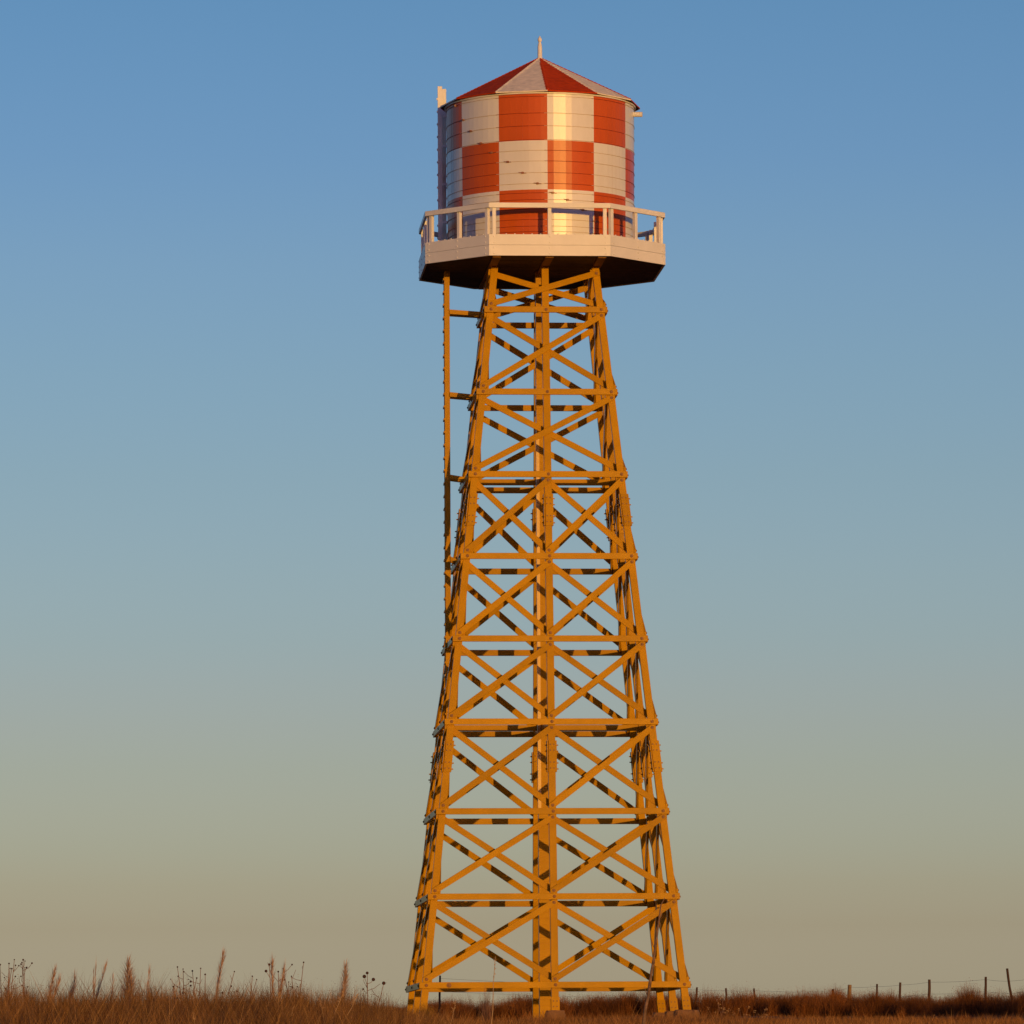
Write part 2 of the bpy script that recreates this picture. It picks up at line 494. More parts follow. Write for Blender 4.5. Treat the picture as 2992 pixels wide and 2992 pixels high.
E0 = 0.165
for side in range(4):
    for k in range(6):                       # two bays wide
        zl, zu = ZL[k], ZL[k + 1]
        a, b = zl + E0, zu - E0
        for (u0, u1) in ((-1, 0), (0, 1)):
            brace('diagonal_brace', side, u0 * H(a), a, u1 * H(b), b, zl, zu, True)
            brace('diagonal_brace', side, u1 * H(a), a, u0 * H(b), b, zl, zu, False)
    for k in (6, 7):                         # full width
        zl, zu = ZL[k], ZL[k + 1]
        a, b = zl + E0, zu - E0
        brace('upper_brace', side, -H(a), a, H(b), b, zl, zu, True)
        brace('upper_brace', side, H(a), a, -H(b), b, zl, zu, False)
    a, b = ZL[8] + E0, 20.66
    brace('top_brace', side, -H(a), a, H(b), b, ZL[8], 20.90, True)
    brace('top_brace', side, H(a), a, -H(b), b, ZL[8], 20.90, False)

# the boxed standpipe in the middle, built of short boards
mb = MB()
CW = 0.17
zz = -0.7
i0 = 0
rings = []
while zz < 21.0:
    jit = rng.uniform(-0.003, 0.003)
    rings += [(CW + jit, zz), (CW + jit, zz + 0.163), (CW - 0.010, zz + 0.165), (CW - 0.010, zz + 0.172)]
    zz += 0.1735
for q, z in rings:
    mb.v += [(-q, -q, z), (q, -q, z), (q, q, z), (-q, q, z)]
for k in range(len(rings) - 1):
    for j in range(4):
        j2 = (j + 1) % 4
        mb.f.append((k * 4 + j, k * 4 + j2, k * 4 + 4 + j2, k * 4 + 4 + j)); mb.m.append(0)
colm = mb.build('standpipe_casing', M['yellow'], tower)
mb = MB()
mb.box(-CW - 0.012, -CW + 0.075, -CW - 0.020, -CW - 0.004, 5.6, 16.2)  # paler yellow strip down the left front edge of the casing
mb.build('pale_strip', M['yellow_light'], colm)
mb = MB()
mb.tube((CW + 0.045, -CW - 0.02, -0.55), (CW + 0.045, -CW - 0.02, 5.4), 0.030, n=12)
for z in (0.12, 0.32, 0.52, 2.2, 4.1):
    mb.tube((CW + 0.045, -CW - 0.02, z), (CW + 0.045, -CW - 0.02, z + 0.045), 0.040, n=12, mi=1)
mb.build('conduit', [M['conduit'], M['bolt']], tower)

# horizontal cross beams through the middle at two levels
for zc in (ZL[3], ZL[6]):
    for side in range(4):
        mb = MB()
        q = lambda u, o, z: face_pt(side, u, o, z)
        a, b = CW + 0.015, H(zc) - LW - 0.003
        mb.hexa([q(-.075, a, zc - .082), q(.075, a, zc - .082), q(.075, b, zc - .082), q(-.075, b, zc - .082)],
                [q(-.075, a, zc + .082), q(.075, a, zc + .082), q(.075, b, zc + .082), q(-.075, b, zc + .082)])
        mb.build('cross_beam', M['yellow'], tower, bevel=0.006)

# ---- platform
OA, OE = 3.385, 1.695                       # half width and half front edge of the octagon
def octo(a, e):
    return [(-e, -a), (e, -a), (a, -e), (a, e), (e, a), (-e, a), (-a, e), (-a, -e)]
def off(d):
    """octagon moved inwards by d"""
    k = math.tan(R(22.5))
    return octo(OA - d, OE - d * k)
ZD0, ZD1 = 20.89, 21.487
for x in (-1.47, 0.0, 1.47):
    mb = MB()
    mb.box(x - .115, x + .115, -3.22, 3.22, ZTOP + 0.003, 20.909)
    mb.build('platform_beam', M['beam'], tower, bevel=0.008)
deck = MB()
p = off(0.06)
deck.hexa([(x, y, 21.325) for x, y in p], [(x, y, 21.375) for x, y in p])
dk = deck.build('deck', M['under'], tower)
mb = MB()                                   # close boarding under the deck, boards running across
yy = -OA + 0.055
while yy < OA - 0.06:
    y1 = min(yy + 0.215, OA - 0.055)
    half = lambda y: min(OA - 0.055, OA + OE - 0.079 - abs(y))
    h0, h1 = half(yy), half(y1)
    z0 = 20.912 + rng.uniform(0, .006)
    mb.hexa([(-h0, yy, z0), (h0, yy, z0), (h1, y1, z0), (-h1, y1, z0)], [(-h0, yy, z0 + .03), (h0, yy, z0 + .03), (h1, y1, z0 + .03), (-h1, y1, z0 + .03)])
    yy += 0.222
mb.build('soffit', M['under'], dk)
zmid = (ZD0 + ZD1) / 2
for i in range(8):
    a0, a1 = octo(OA, OE)[i], octo(OA, OE)[(i + 1) % 8]
    b0, b1 = off(0.05)[i], off(0.05)[(i + 1) % 8]
    mb = MB()
    for z0, z1 in ((ZD0, zmid - 0.004), (zmid + 0.004, ZD1)):
        g = 0.0015
        t = Vector((a1[0] - a0[0], a1[1] - a0[1])).normalized() * g
        ring = lambda z: [(a0[0] + t.x, a0[1] + t.y, z), (a1[0] - t.x, a1[1] - t.y, z), (b1[0] - t.x, b1[1] - t.y, z), (b0[0] + t.x, b0[1] + t.y, z)]
        mb.hexa(ring(z0), ring(z1))
    mb.face([(b0[0], b0[1], zmid - .01), (b1[0], b1[1], zmid - .01), (b1[0], b1[1], zmid + .01), (b0[0], b0[1], zmid + .01)])
    A, B = Vector(a0), Vector(a1)
    L = (B - A).length
    t = (B - A) / L
    n = Vector((t.y, -t.x))
    for s_ in (0.14, L / 2, L - 0.14):
        for z in (ZD0 + .06, ZD0 + .22, ZD1 - .22, ZD1 - .06):
            c = A + t * s_
            mb.tube((c.x - n.x * .003, c.y - n.y * .003, z), (c.x + n.x * .016, c.y + n.y * .016, z), 0.024, 0.018, n=8)
    k = 0.24
    while k < L - 0.1:                       # bolt stubs along the top edge
        c = A + t * k - n * 0.02
        mb.tube((c.x, c.y, ZD1 - .003), (c.x, c.y, ZD1 + 0.026), 0.017, n=6)
        k += 0.24
    mb.build('fascia_board', M['white'], tower)
# railing: posts and rails of each side
ZR0, ZR1 = 22.237, 22.377
for i in range(8):
    a0, a1 = Vector(octo(OA, OE)[i]), Vector(octo(OA, OE)[(i + 1) % 8])
    L = (a1 - a0).length
    t = (a1 - a0) / L
    n = Vector((t.y, -t.x))
    r0_, r1_ = Vector(off(0.065)[i]), Vector(off(0.065)[(i + 1) % 8])
    mb = MB()
    g = t * 0.0015
    ring = lambda z: [(a0.x + g.x, a0.y + g.y, z), (a1.x - g.x, a1.y - g.y, z), (r1_.x - g.x, r1_.y - g.y, z), (r0_.x + g.x, r0_.y + g.y, z)]
    mb.hexa(ring(ZR0), ring(ZR1))
    rail = mb.build('rail', M['white'], tower, bevel=0.006)
    for s_ in (0.15, L / 2, L - 0.15):
        c = a0 + t * s_ - n * 0.108
        mb = MB()
        hw, hd = 0.052, 0.052
        ring = lambda z: [tuple(c + t * (p_ * hw) + n * (q_ * hd)) + (z,) for p_, q_ in ((-1, 1), (1, 1), (1, -1), (-1, -1))]
        mb.hexa(ring(21.378), ring(ZR1 - 0.01))
        mb.build('rail_post', M['white'], tower, bevel=0.006)

# ---- tank: 96 staves, checker of 12 columns by 3 rows
TZ = [21.378, 22.869, 24.257, 25.66]
NS = 96
tr = lambda z: 2.650 + (z - 21.4) / 4.3 * 0.025
mb = MB()
for k in range(NS):
    a0, a1 = 2 * math.pi * k / NS - math.pi / 2, 2 * math.pi * (k + 1) / NS - math.pi / 2
    col = k // 8
    tw = rng.normal(0, 0.0012)
    for r_ in range(3):
        pts = []
        for (a, z, s_) in ((a0, TZ[r_], -1), (a1, TZ[r_], 1), (a1, TZ[r_ + 1], 1), (a0, TZ[r_ + 1], -1)):
            q = tr(z) + s_ * tw
            pts.append((q * math.cos(a), q * math.sin(a), z))
        # column 0 starts at the middle of the front and runs to the right
        orange = (col + r_) % 2 == 1
        mb.face(pts, 1 if orange else 0)
tank = mb.build('tank', [M['tank_white'], M['tank_orange']], tower)
mb = MB()
NR = 96
def hoop_ring(mb, z, r, rad):
    i0 = len(mb.v)
    for k in range(NR):
        a = 2 * math.pi * (k + .5) / NR
        for j in range(6):
            b = 2 * math.pi * j / 6
            mb.v.append(((r + rad * math.cos(b)) * math.cos(a), (r + rad * math.cos(b)) * math.sin(a), z + rad * math.sin(b)))
    for k in range(NR):
        k2 = (k + 1) % NR
        for j in range(6):
            j2 = (j + 1) % 6
            mb.f.append((i0 + k * 6 + j, i0 + k2 * 6 + j, i0 + k2 * 6 + j2, i0 + k * 6 + j2))
            col = int(((k + 1) * 360 / NR + 90) % 360 // 30)
            row = sum(z > q for q in TZ[1:3])
            mb.m.append(2 if (col + row) % 2 else 1)
HOOPS = [25.50, 25.029, 24.667, 24.275, 23.973, 23.672, 23.343, 23.035, 22.771, 22.582, 22.32, 22.022, 21.834, 21.682]
LUG = [-64, -54.5, -47.4, -39, -31, -20.4, -11.2, -2.2, 7, 16, 26, 35, 44, 53]
for z, lg in zip(HOOPS, LUG):
    mb = MB()
    r = tr(z) + 0.008
    hoop_ring(mb, z, r, 0.0068)
    a = R(lg - 3.9) - math.pi / 2
    c, t = Vector((math.cos(a), math.sin(a), 0)), Vector((-math.sin(a), math.cos(a), 0))
    P = c * (r + 0.010) + Vector((0, 0, z))
    mb.hexa([P + t * x + c * y + Vector((0, 0, -.026)) for x, y in ((-.038, -.02), (.038, -.02), (.026, .022), (-.026, .022))],
            [P + t * x + c * y + Vector((0, 0, .026)) for x, y in ((-.038, -.02), (.038, -.02), (.026, .022), (-.026, .022))])
    mb.tube(P - t * .11 + c * .008 + Vector((0, 0, .014)), P + t * .05 + c * .010, 0.008, n=6)
    mb.tube(P + t * .11 + c * .008 + Vector((0, 0, -.012)), P - t * .05 + c * .010, 0.008, n=6)
    mb.build('hoop', [M['hoop'], M['hoop_white'], M['hoop_red']], tank)
mb = MB()
mb.lathe([(2.66, 25.575), (2.725, 25.575), (2.725, 25.64), (2.66, 25.64)], 96)
mb.build('eave_moulding', M['white'], tank)
mb = MB()
a = R(-12)
mb.tube((2.63 * math.cos(a), 2.63 * math.sin(a), 25.37), (2.93 * math.cos(a), 2.93 * math.sin(a), 25.36), 0.075, n=16)
mb.build('overflow_pipe', M['white'], tank, smooth=False)

# roof: twelve shingled segments in stepped courses
mb = MB()
RE, ZE, ZA, NC = 2.845, 25.645, 27.08, 15
for s_ in range(12):
    a0, a1 = R(30 * s_ - 90), R(30 * s_ - 60)
    c0, c1 = Vector((math.cos(a0), math.sin(a0), 0)), Vector((math.cos(a1), math.sin(a1), 0))
    mi = 1 if s_ % 2 == 0 else 0
    for k in range(NC):
        f0, f1 = k / NC, (k + 1) / NC
        ra, rb = RE * (1 - f0) + .012, RE * (1 - f1) + 0.012
        za, zb = ZE + (ZA - ZE) * f0 + 0.005, ZE + (ZA - ZE) * f1 + 0.002
        if k == NC - 1:
            rb = 0.03
        up_ = lambda c, r, z: c * r + Vector((0, 0, z))
        mb.face([up_(c0, ra, za), up_(c1, ra, za), up_(c1, rb, zb), up_(c0, rb, zb)], mi)
        zl_ = za - (0.030 if k else 0.035)
        mb.face([up_(c0, ra, zl_), up_(c1, ra, zl_), up_(c1, ra, za), up_(c0, ra, za)], mi)
    mb.face([c1 * RE + Vector((0, 0, ZE - .02)), c0 * RE + Vector((0, 0, ZE - .02)), c0 * 2.6 + Vector((0, 0, ZE - .002)), c1 * 2.6 + Vector((0, 0, ZE - .002))], 2)
    # hip cap shingles
    for k in range(24):
        f = k / 24
        p = c0 * (RE * (1 - f)) + Vector((0, 0, ZE + (ZA - ZE) * f + 0.012))
        q_ = c0 * (RE * (1 - f) - RE / 20) + Vector((0, 0, ZE + (ZA - ZE) * (f + 1 / 20) + 0.020))
        t = Vector((-math.sin(a0), math.cos(a0), 0)) * (0.055 if k < 20 else 0.03)
        upv = Vector((0, 0, 0.020))
        dn = Vector((0, 0, -0.016))
        mb.face([p - t + dn, p + upv, q_, q_ - t + dn], mi)
        mb.face([p + upv, p + t + dn, q_ + t + dn, q_], mi)
        mb.face([p - t + dn, p + t + dn, p + upv], mi)
roof = mb.build('roof', [M['roof_white'], M['roof_red'], M['under']], tower)
mb = MB()
mb.lathe([(.085, 27.00), (.085, 27.06), (.068, 27.09), (.066, 27.36), (.060, 27.44), (.040, 27.515), (.036, 27.54), (.055, 27.56), (.060, 27.60), (.052, 27.645), (.028, 27.668), (.016, 27.70), (.004, 27.715)], 20)
mb.build('finial', M['white'], roof, smooth=True)

# ---- ladder, up the left side
def ladder(name, x0, x1, xf0, xf1, ya, yb, z0, z1, pitch, m):
    ld = MB()
    ld.box(x0, x1, ya - .025, ya + .025, z0, z1)
    ld.box(xf0, xf1, yb - .025, yb + .025, z0, z1)
    o = ld.build(name, m, tower, bevel=0.005)
    z = z0 + 0.2
    while z < z1 - 0.35:
        r_ = MB()
        r_.hexa([(x0 - .030, ya - .04, z), (x0 - .002, ya - .04, z), (xf0 - .002, yb + .04, z), (xf0 - .030, yb + .04, z)],
                [(x0 - .030, ya - .04, z + .055), (x0 - .002, ya - .04, z + .055), (xf0 - .002, yb + .04, z + .055), (xf0 - .030, yb + .04, z + .055)])
        r_.build('rung', m, o)
        z += pitch
    return o
lad = ladder('lower_ladder', -2.768, -2.616, -2.766, -2.618, -0.20, 0.20, 7.75, 21.09, 0.3625, M['yellow'])
for zc in ZL[4:]:
    xh = -(H(zc) + LW + GT + 0.004)
    for y in (-0.265, 0.228):
        mb = MB()
        mb.hexa([(-2.63, y, zc + .06), (-2.63, y + .037, zc + .06), (xh, y + .037, zc + .005), (xh, y, zc + .005)],
                [(-2.63, y, zc + .19), (-2.63, y + .037, zc + .19), (xh, y + .037, zc + .125), (xh, y, zc + .125)])
        mb.build('standoff', M['yellow'], lad, bevel=0.004)
lad2 = ladder('upper_ladder', -2.885, -2.755, -2.735, -2.615, 0.70, 1.14, 21.38, 26.36, 0.365, M['white'])

for z in (22.4, 23.5, 24.6, 25.45):
    mb = MB()
    mb.hexa([(-2.75, .68, z), (-2.75, .76, z), (-2.52, .72, z), (-2.52, .64, z)], [(-2.75, .68, z + .07), (-2.75, .76, z + .07), (-2.52, .72, z + .07), (-2.52, .64, z + .07)])
    mb.build('standoff', M['white'], lad2)

# ------------------------------------------------------------------ concrete footings that show above the grass
def footing(ix, iy, label, sx_, sy_, h_):
    c = Vector((ix * H(0), iy * H(0), 0))
    c = Matrix.Rotation(PSI, 3, 'Z') @ c
    mb = MB()
    n = 14
    prof = [(1.0, -h_ - .35), (1.0, -.11), (.95, -.045), (.86, -.008)]
    i0 = 0
    for q, z in prof:
        for k in range(n):
            a = 2 * math.pi * k / n
            cs, sn = math.cos(a), math.sin(a)
            u = math.copysign(abs(cs) ** 0.55, cs) * sx_ * q
            v = math.copysign(abs(sn) ** 0.55, sn) * sy_ * q
            mb.v.append((u + rng.normal(0, .006), v + rng.normal(0, .006), z + (rng.normal(0, .006) if z > -.2 else 0)))
    for r_ in range(len(prof) - 1):
        for k in range(n):
            k2 = (k + 1) % n
            mb.f.append((r_ * n + k, r_ * n + k2, r_ * n + n + k2, r_ * n + n + k)); mb.m.append(0)
    mb.f.append(tuple(range(n * 3, n * 4))); mb.m.append(0)
    o = mb.build('footing', M['concrete'])
    o.location, o.rotation_euler = c, (0, 0, PSI)
    tag(o, label, 'footing', 'concrete footings under the tower legs')
footing(1, -1, 'concrete footing under the right front leg, largest of the three at the right', .36, .30, .4)
footing(1, 0, 'concrete footing under the middle of the three right hand tower legs', .27, .27, .4)
footing(1, 1, 'concrete footing under the rear of the three right hand tower legs', .27, .27, .4)
footing(0, -1, 'concrete footing half hidden in grass under the middle front leg beside the casing', .28, .26, .4)

# ------------------------------------------------------------------ vegetation helpers
def px2w(px, py, d):
    """point seen at photograph pixel (px, py) of the 2992 px picture, d metres away: used to read positions off the photograph"""
    return (CX + (px - 1496) / FPX * d, d - D, CZ + (3118 - py) / FPX * d)

def blades(bx, by, hgt, wid, lean, bz=None):
    n = len(bx)
    bz = ground(bx, by) - 0.02 if bz is None else bz
    az = rng.uniform(0, 2 * np.pi, n)
    la = rng.uniform(0, 2 * np.pi, n)
    tx, ty = np.cos(az), np.sin(az)
    lx, ly = np.cos(la) * lean * hgt, np.sin(la) * lean * hgt
    V = np.zeros((n, 5, 3))
    for j, (f, ww, lf) in enumerate(((0, 1, 0), (0, -1, 0), (.55, -.75, .35), (.55, .75, .35), (1, 0, 1))):
        V[:, j, 0] = bx + tx * wid / 2 * ww + lx * lf
        V[:, j, 1] = by + ty * wid / 2 * ww + ly * lf
        V[:, j, 2] = bz + hgt * f
    base = (np.arange(n) * 5)[:, None]
    F = (base + np.array([0, 1, 2, 3, 3, 2, 4])).ravel()
    T = np.tile(np.array([4, 3]), n)
    return V.reshape(-1, 3), F, T

def merge(parts):
    V, F, T, o = [], [], [], 0
    for v, f, t in parts:
        V.append(v); F.append(f + o); T.append(t); o += len(v)
    return np.concatenate(V), np.concatenate(F), np.concatenate(T)

def patch(n, x0f, x1f, d0, d1, cl=0.0):
    """random ground spots between two sight lines, clumped"""
    d = rng.uniform(d0, d1, n)
    u = rng.uniform(0, 1, n)
    xa, xb = CX + x0f * d, CX + x1f * d
    x = xa + (xb - xa) * u
    y = d - D
    if cl:
        keep = (np.sin(x * 2.1 + y * .6) + np.sin(y * 1.3 - x * .9 + 2) + rng.normal(0, 1.0, n)) > -cl
        x, y = x[keep], y[keep]
    return x, y

# mass of brush behind the tower and along the fence
def twig_clump(cx, cy, rad, hgt, n, wid, leaf=0.5, spread=0.75, bz=None):
    """twigs fanning out of the ground plus small leaf scraps near their ends"""
    a = rng.uniform(0, 2 * np.pi, n)
    s = np.sqrt(rng.uniform(0, 1, n)) * spread
    l = hgt * rng.uniform(.55, 1.0, n)
    bx, by = cx + np.cos(a) * rad * .25 * rng.uniform(0, 1, n), cy + np.sin(a) * rad * .25 * rng.uniform(0, 1, n)
    g = ground(bx, by) - .03 if bz is None else np.full(n, bz)
    a = a + rng.normal(0, .9, n)
    bx = bx + rng.normal(0, .22 * rad, n); by = by + rng.normal(0, .22 * rad, n)
    ex, ey = cx + np.cos(a) * rad * s, cy + np.sin(a) * rad * s
    ez = g + l * np.sqrt(np.clip(1 - .55 * s * s, .2, 1))
    pa = rng.uniform(0, 2 * np.pi, n)
    tx, ty = np.cos(pa) * wid, np.sin(pa) * wid
    V = np.zeros((n, 5, 3))
    mx, my, mz = bx + (ex - bx) * .45, by + (ey - by) * .45, g + (ez - g) * .62
    for j, (px_, py_, pz_, q) in enumerate(((bx, by, g, .5), (bx, by, g, -.5), (mx, my, mz, -.4), (mx, my, mz, .4), (ex, ey, ez, 0))):
        V[:, j, 0], V[:, j, 1], V[:, j, 2] = px_ + tx * q, py_ + ty * q, pz_
    base = (np.arange(n) * 5)[:, None]
    out = [(V.reshape(-1, 3), (base + np.array([0, 1, 2, 3, 3, 2, 4])).ravel(), np.tile(np.array([4, 3]), n))]
    m = int(n * leaf)
    if m:
        k = rng.integers(0, n, m)
        f = rng.uniform(.35, 1.0, m)
        c = np.stack([bx[k] + (ex[k] - bx[k]) * f, by[k] + (ey[k] - by[k]) * f, g[k] + (ez[k] - g[k]) * f], 1) + rng.normal(0, .055 * hgt, (m, 3))
        sz = rng.uniform(.5, 1.3, m) * wid * 1.5
        d1 = rng.normal(0, 1, (m, 3)); d1 /= np.linalg.norm(d1, axis=1)[:, None]
        d2 = np.cross(d1, rng.normal(0, 1, (m, 3))); d2 /= np.linalg.norm(d2, axis=1)[:, None]
        d1 *= sz[:, None]; d2 *= (sz * .5)[:, None]
        V = np.stack([c - d1, c + d2, c + d1, c - d2], 1)
        out.append((V.reshape(-1, 3), np.arange(m * 4), np.full(m, 4)))
    return merge(out)

# near bank of tall dry grass (left and middle), thinner to the right
def bank_grass():
    parts = []
    x, y = patch(195000, -.165, .034, 47, 84, 1.4)
    t = np.clip((x + 3.2) / 3.6, 0, 1)
    h = np.minimum(rng.gamma(7, .048, len(x)), .60) * (1 - .30 * t) * (1 + .20 * np.sin(x * 1.7 + 1) * np.sin(x * .63 + y * .4) + .22 * np.sin(x * 4.3 + y * .5) * np.sin(y * .9 + x * 2.1))
    parts.append(blades(x, y, h, rng.uniform(.004, .009, len(x)), .42))
    # fine taller seed stems
    x, y = patch(2400, -.104, .008, 50, 80)
    t = np.clip((x + 3.0) / 3.0, 0, 1)
    h = rng.uniform(.36, .60, len(x)) * (1 - .3 * t)
    parts.append(blades(x, y, h, rng.uniform(.003, .005, len(x)), .14))
    # weedy tufts of fine twigs and scraps of leaf among the grass
    x, y = patch(2300, -.165, .022, 49, 82)
    for xx, yy in zip(x, y):
        tt = min(1, max(0, (xx + 3.0) / 3.0))
        parts.append(twig_clump(xx, yy, rng.uniform(.10, .26), rng.uniform(.22, .46) * (1 - .25 * tt), 46, .0045, .9))
    x, y = patch(560, -.165, -.002, 52, 76)          # taller wisps that break the skyline
    for xx, yy in zip(x, y):
        parts.append(twig_clump(xx, yy, rng.uniform(.06, .18), rng.uniform(.36, .60), 44, .0036, 1.0, .6))
    for px, spread, top, cnt in ((30, 45, 2815, 16), (175, 45, 2850, 15), (300, 45, 2850, 12), (395, 40, 2835, 14), (545, 60, 2840, 16), (640, 40, 2850, 9),
                                 (740, 40, 2868, 8), (810, 40, 2830, 13), (880, 40, 2845, 10), (990, 40, 2845, 14), (1075, 45, 2862, 11), (1160, 45, 2890, 8)):
        for k in range(int(cnt * 1.8)):
            d = rng.uniform(57, 66)
            q = px + rng.normal(0, spread)
            zt = CZ + (3118 - (top + rng.uniform(-4, 50))) / FPX * d
            xx = CX + (q - 1496) / FPX * d
            hh = zt - gz(xx, d - D)
            if hh > .2:
                parts.append(twig_clump(xx, d - D, rng.uniform(.06, .22), hh, 56, .0046, 2.6, .75))
    for k in range(240):                     # bushy weeds that roughen the top of the bank
        d = rng.uniform(55, 66)
        q = rng.uniform(-260, 1130)
        zt = CZ + (3118 - (2896 + 9 * math.sin(q * .021) + rng.normal(0, 12) + max(0, q - 1000) * .12)) / FPX * d
        xx = CX + (q - 1496) / FPX * d
        hh = zt - gz(xx, d - D)
        if .15 < hh < .8:
            parts.append(twig_clump(xx, d - D, rng.uniform(.12, .30), hh, 70, .0046, 2.4, .9))
    o = mesh_np('tall_grass', *merge(parts), M['grass'])
    tag(o, 'bank of tall reddish brown dry grass across the left foreground', 'grass'); o['kind'] = 'stuff'
bank_grass()

def field_grass():
    parts = []
    x, y = patch(95000, -.11, .155, 118, 152, 1.0)
    parts.append(blades(x, y, rng.gamma(7, .028, len(x)), rng.uniform(.008, .016, len(x)), .4))
    x, y = patch(100000, -.09, .155, 150, 182, 1.2)
    parts.append(blades(x, y, rng.gamma(6, .016, len(x)), rng.uniform(.008, .018, len(x)), .5))
    x, y = patch(9000, .002, .040, 145.5, 151.5)
    parts.append(blades(x, y, rng.gamma(7, .038, len(x)), rng.uniform(.007, .014, len(x)), .4))
    o = mesh_np('field_grass', *merge(parts), M['field'])
    tag(o, 'short straw coloured grass on the ground round the tower feet', 'grass'); o['kind'] = 'stuff'
field_grass()

def brush_mass():
    parts = []
    for k in range(560):
        d = rng.uniform(181, 210)
        px = rng.uniform(900, 3420)
        x, y = CX + (px - 1496) / FPX * d, d - D
        hb = 0.92 + .07 * math.sin(px * .011) + .07 * math.sin(px * .029 + 1)
        if px < 1480: hb *= .85 if px > 1200 else .72
        hb += .10 * math.exp(-((px - 2180) / 220) ** 2)
        parts.append(twig_clump(x, y, rng.uniform(.5, .95), hb * rng.uniform(.70, 1.12) + .10, 260, .009, 3.2))
    for k in range(70):                      # sparse taller stems above the rest
        d = rng.uniform(183, 208)
        px = rng.uniform(1180, 3040)
        parts.append(twig_clump(CX + (px - 1496) / FPX * d, d - D, .35, rng.uniform(1.05, 1.4), 26, .008, 1.2))
    for k in range(46):                      # taller clumps added out of view at right to shade the brush
        x, y = 16.5 + 13.5 * rng.uniform(), 4 + 12 * rng.uniform()
        if x - CX > (y + D) * .0935 + 1.2:
            parts.append(twig_clump(x, y, rng.uniform(1.0, 1.6), rng.uniform(1.3, 2.2), 520, .022, 2.0))
    o = mesh_np('brush', *merge(parts), M['brush'])
    tag(o, 'rust brown dry brush massed along the fence behind the tower', 'brush'); o['kind'] = 'stuff'
brush_mass()

# ------------------------------------------------------------------ fence
fence = empty('wire_fence', px2w(2480, 2950, 192))
tag(fence, 'old wire fence on uneven wooden posts running through the brush', 'fence')
F0 = Vector(fence.location)
POSTS = [  # px, py of the top, distance, radius, lean (dx per m), pale
    (1279, 2851, 176, .040, .02, 0), (2028, 2889, 226, .050, .14, 0), (2111, 2892, 222, .045, 0, 0), (2194, 2893, 217, .045, -.01, 0),
    (2424, 2896, 207, .050, .12, 0), (2472, 2884, 204, .085, .01, 1), (2551, 2882, 201, .042, .03, 0), (2619, 2878, 198, .050, .04, 0),
    (2704, 2870, 195, .058, .02, 0), (2868, 2863, 190, .052, .02, 0), (2930, 2839, 187, .050, -.16, 0), (3040, 2856, 184, .05, .02, 0)]
tops = []
for px, py, d, r, ln, pale in POSTS:
    t = Vector(px2w(px, py, d))
    gzz = gz(t.x, t.y)
    h_ = t.z - gzz
    b = Vector((t.x - ln * h_, t.y, gzz - .25))
    mb = MB()
    n = 6
    pts, rad = [], []
    for k in range(n + 1):
        f = k / n
        pp = b.lerp(t, f) + Vector((rng.normal(0, .008), rng.normal(0, .008), 0))
        pts.append(pp - F0); rad.append(.86 * r * (1.08 - .12 * f) * rng.uniform(.93, 1.05))
    mb.path(pts, rad, 8)
    o = mb.build('post', M['post_pale'] if pale else M['post'], fence)
    if pale:
        o['label'] = 'thick pale weathered post'
    elif ln < -.1:
        o['label'] = 'tall leaning crooked post'
    tops.append((t, b))
for drop in (.09, .50):
    mb = MB()
    pts = []
    for (t, b), (t2, b2) in zip(tops[:-1], tops[1:]):
        dr = (b - t).normalized()
        dr2 = (b2 - t2).normalized()
        hh, hh2 = max(.5, (t - b).length - .25), max(.5, (t2 - b2).length - .25)
        e0 = .34 if (t - b).x < -.1 else 0
        e1 = .34 if (t2 - b2).x < -.1 else 0
        p0 = t + dr * min(drop + e0, hh)
        p1 = t2 + dr2 * min(drop + e1, hh2)
        for k in range(8):
            f = k / 8
            q = p0.lerp(p1, f)
            q.z -= .035 * 4 * f * (1 - f) * min(1, (p1 - p0).length / 6)
            pts.append(q - F0)
    pts.append(p1 - F0)
    mb.path(pts, .0038, 5)
    mb.build('wire', M['wire'], fence)

# ------------------------------------------------------------------ single plants that stand out
def shrub(px, py_top, d, rad, n, wid, leaf, label, cat='shrub', name='dry_shrub', m='brush', spread=.9):
    t = px2w(px, py_top, d)
    g = gz(t[0], t[1])
    e = empty(name, (t[0], t[1], g))
    v, f, tt = twig_clump(0, 0, rad, t[2] - g, n, wid, leaf, spread, bz=-.03)
    mesh_np('twigs', v, f, tt, M[m], e)
    mb = MB()
    for k in range(5):
        a = rng.uniform(0, 6.28)
        mb.path([(0, 0, -.08), (math.cos(a) * rad * .12, math.sin(a) * rad * .12, (t[2] - g) * .3), (math.cos(a) * rad * .3, math.sin(a) * rad * .3, (t[2] - g) * .55)], [.016, .011, .006], 5)
    mb.build('stems', M['bark'], e)
    tag(e, label, cat)
    return e
shrub(2062, 2876, 190, .62, 420, .008, .05, 'bare round tumbleweed bush just right of the tower feet, twigs against the sky')
shrub(2592, 2876, 196, .42, 220, .009, .5, 'small dark leafy bush between two fence posts, rising above the wire')
shrub(2818, 2862, 186, .62, 700, .011, 1.6, 'tallest bush on the fence line, orange brown with a feathery tip')
shrub(2620, 2930, 165, .22, 160, .010, .9, 'narrow rust coloured tuft standing in front of the dark brush at right')
shrub(2800, 2965, 150, .42, 420, .009, .9, 'low reddish bush in the short grass near the lower right corner')

shrub(1412, 2852, 140, .26, 150, .006, .6, 'thin pinkish twiggy weed rising in front of the lowest front girt', 'weed', 'twiggy_weed', 'stalk')
shrub(1236, 2916, 148.5, .30, 240, .012, 1.6, 'ochre yellow tuft at the foot of the left front tower leg', 'tuft', 'leafy_tuft', 'ochre')

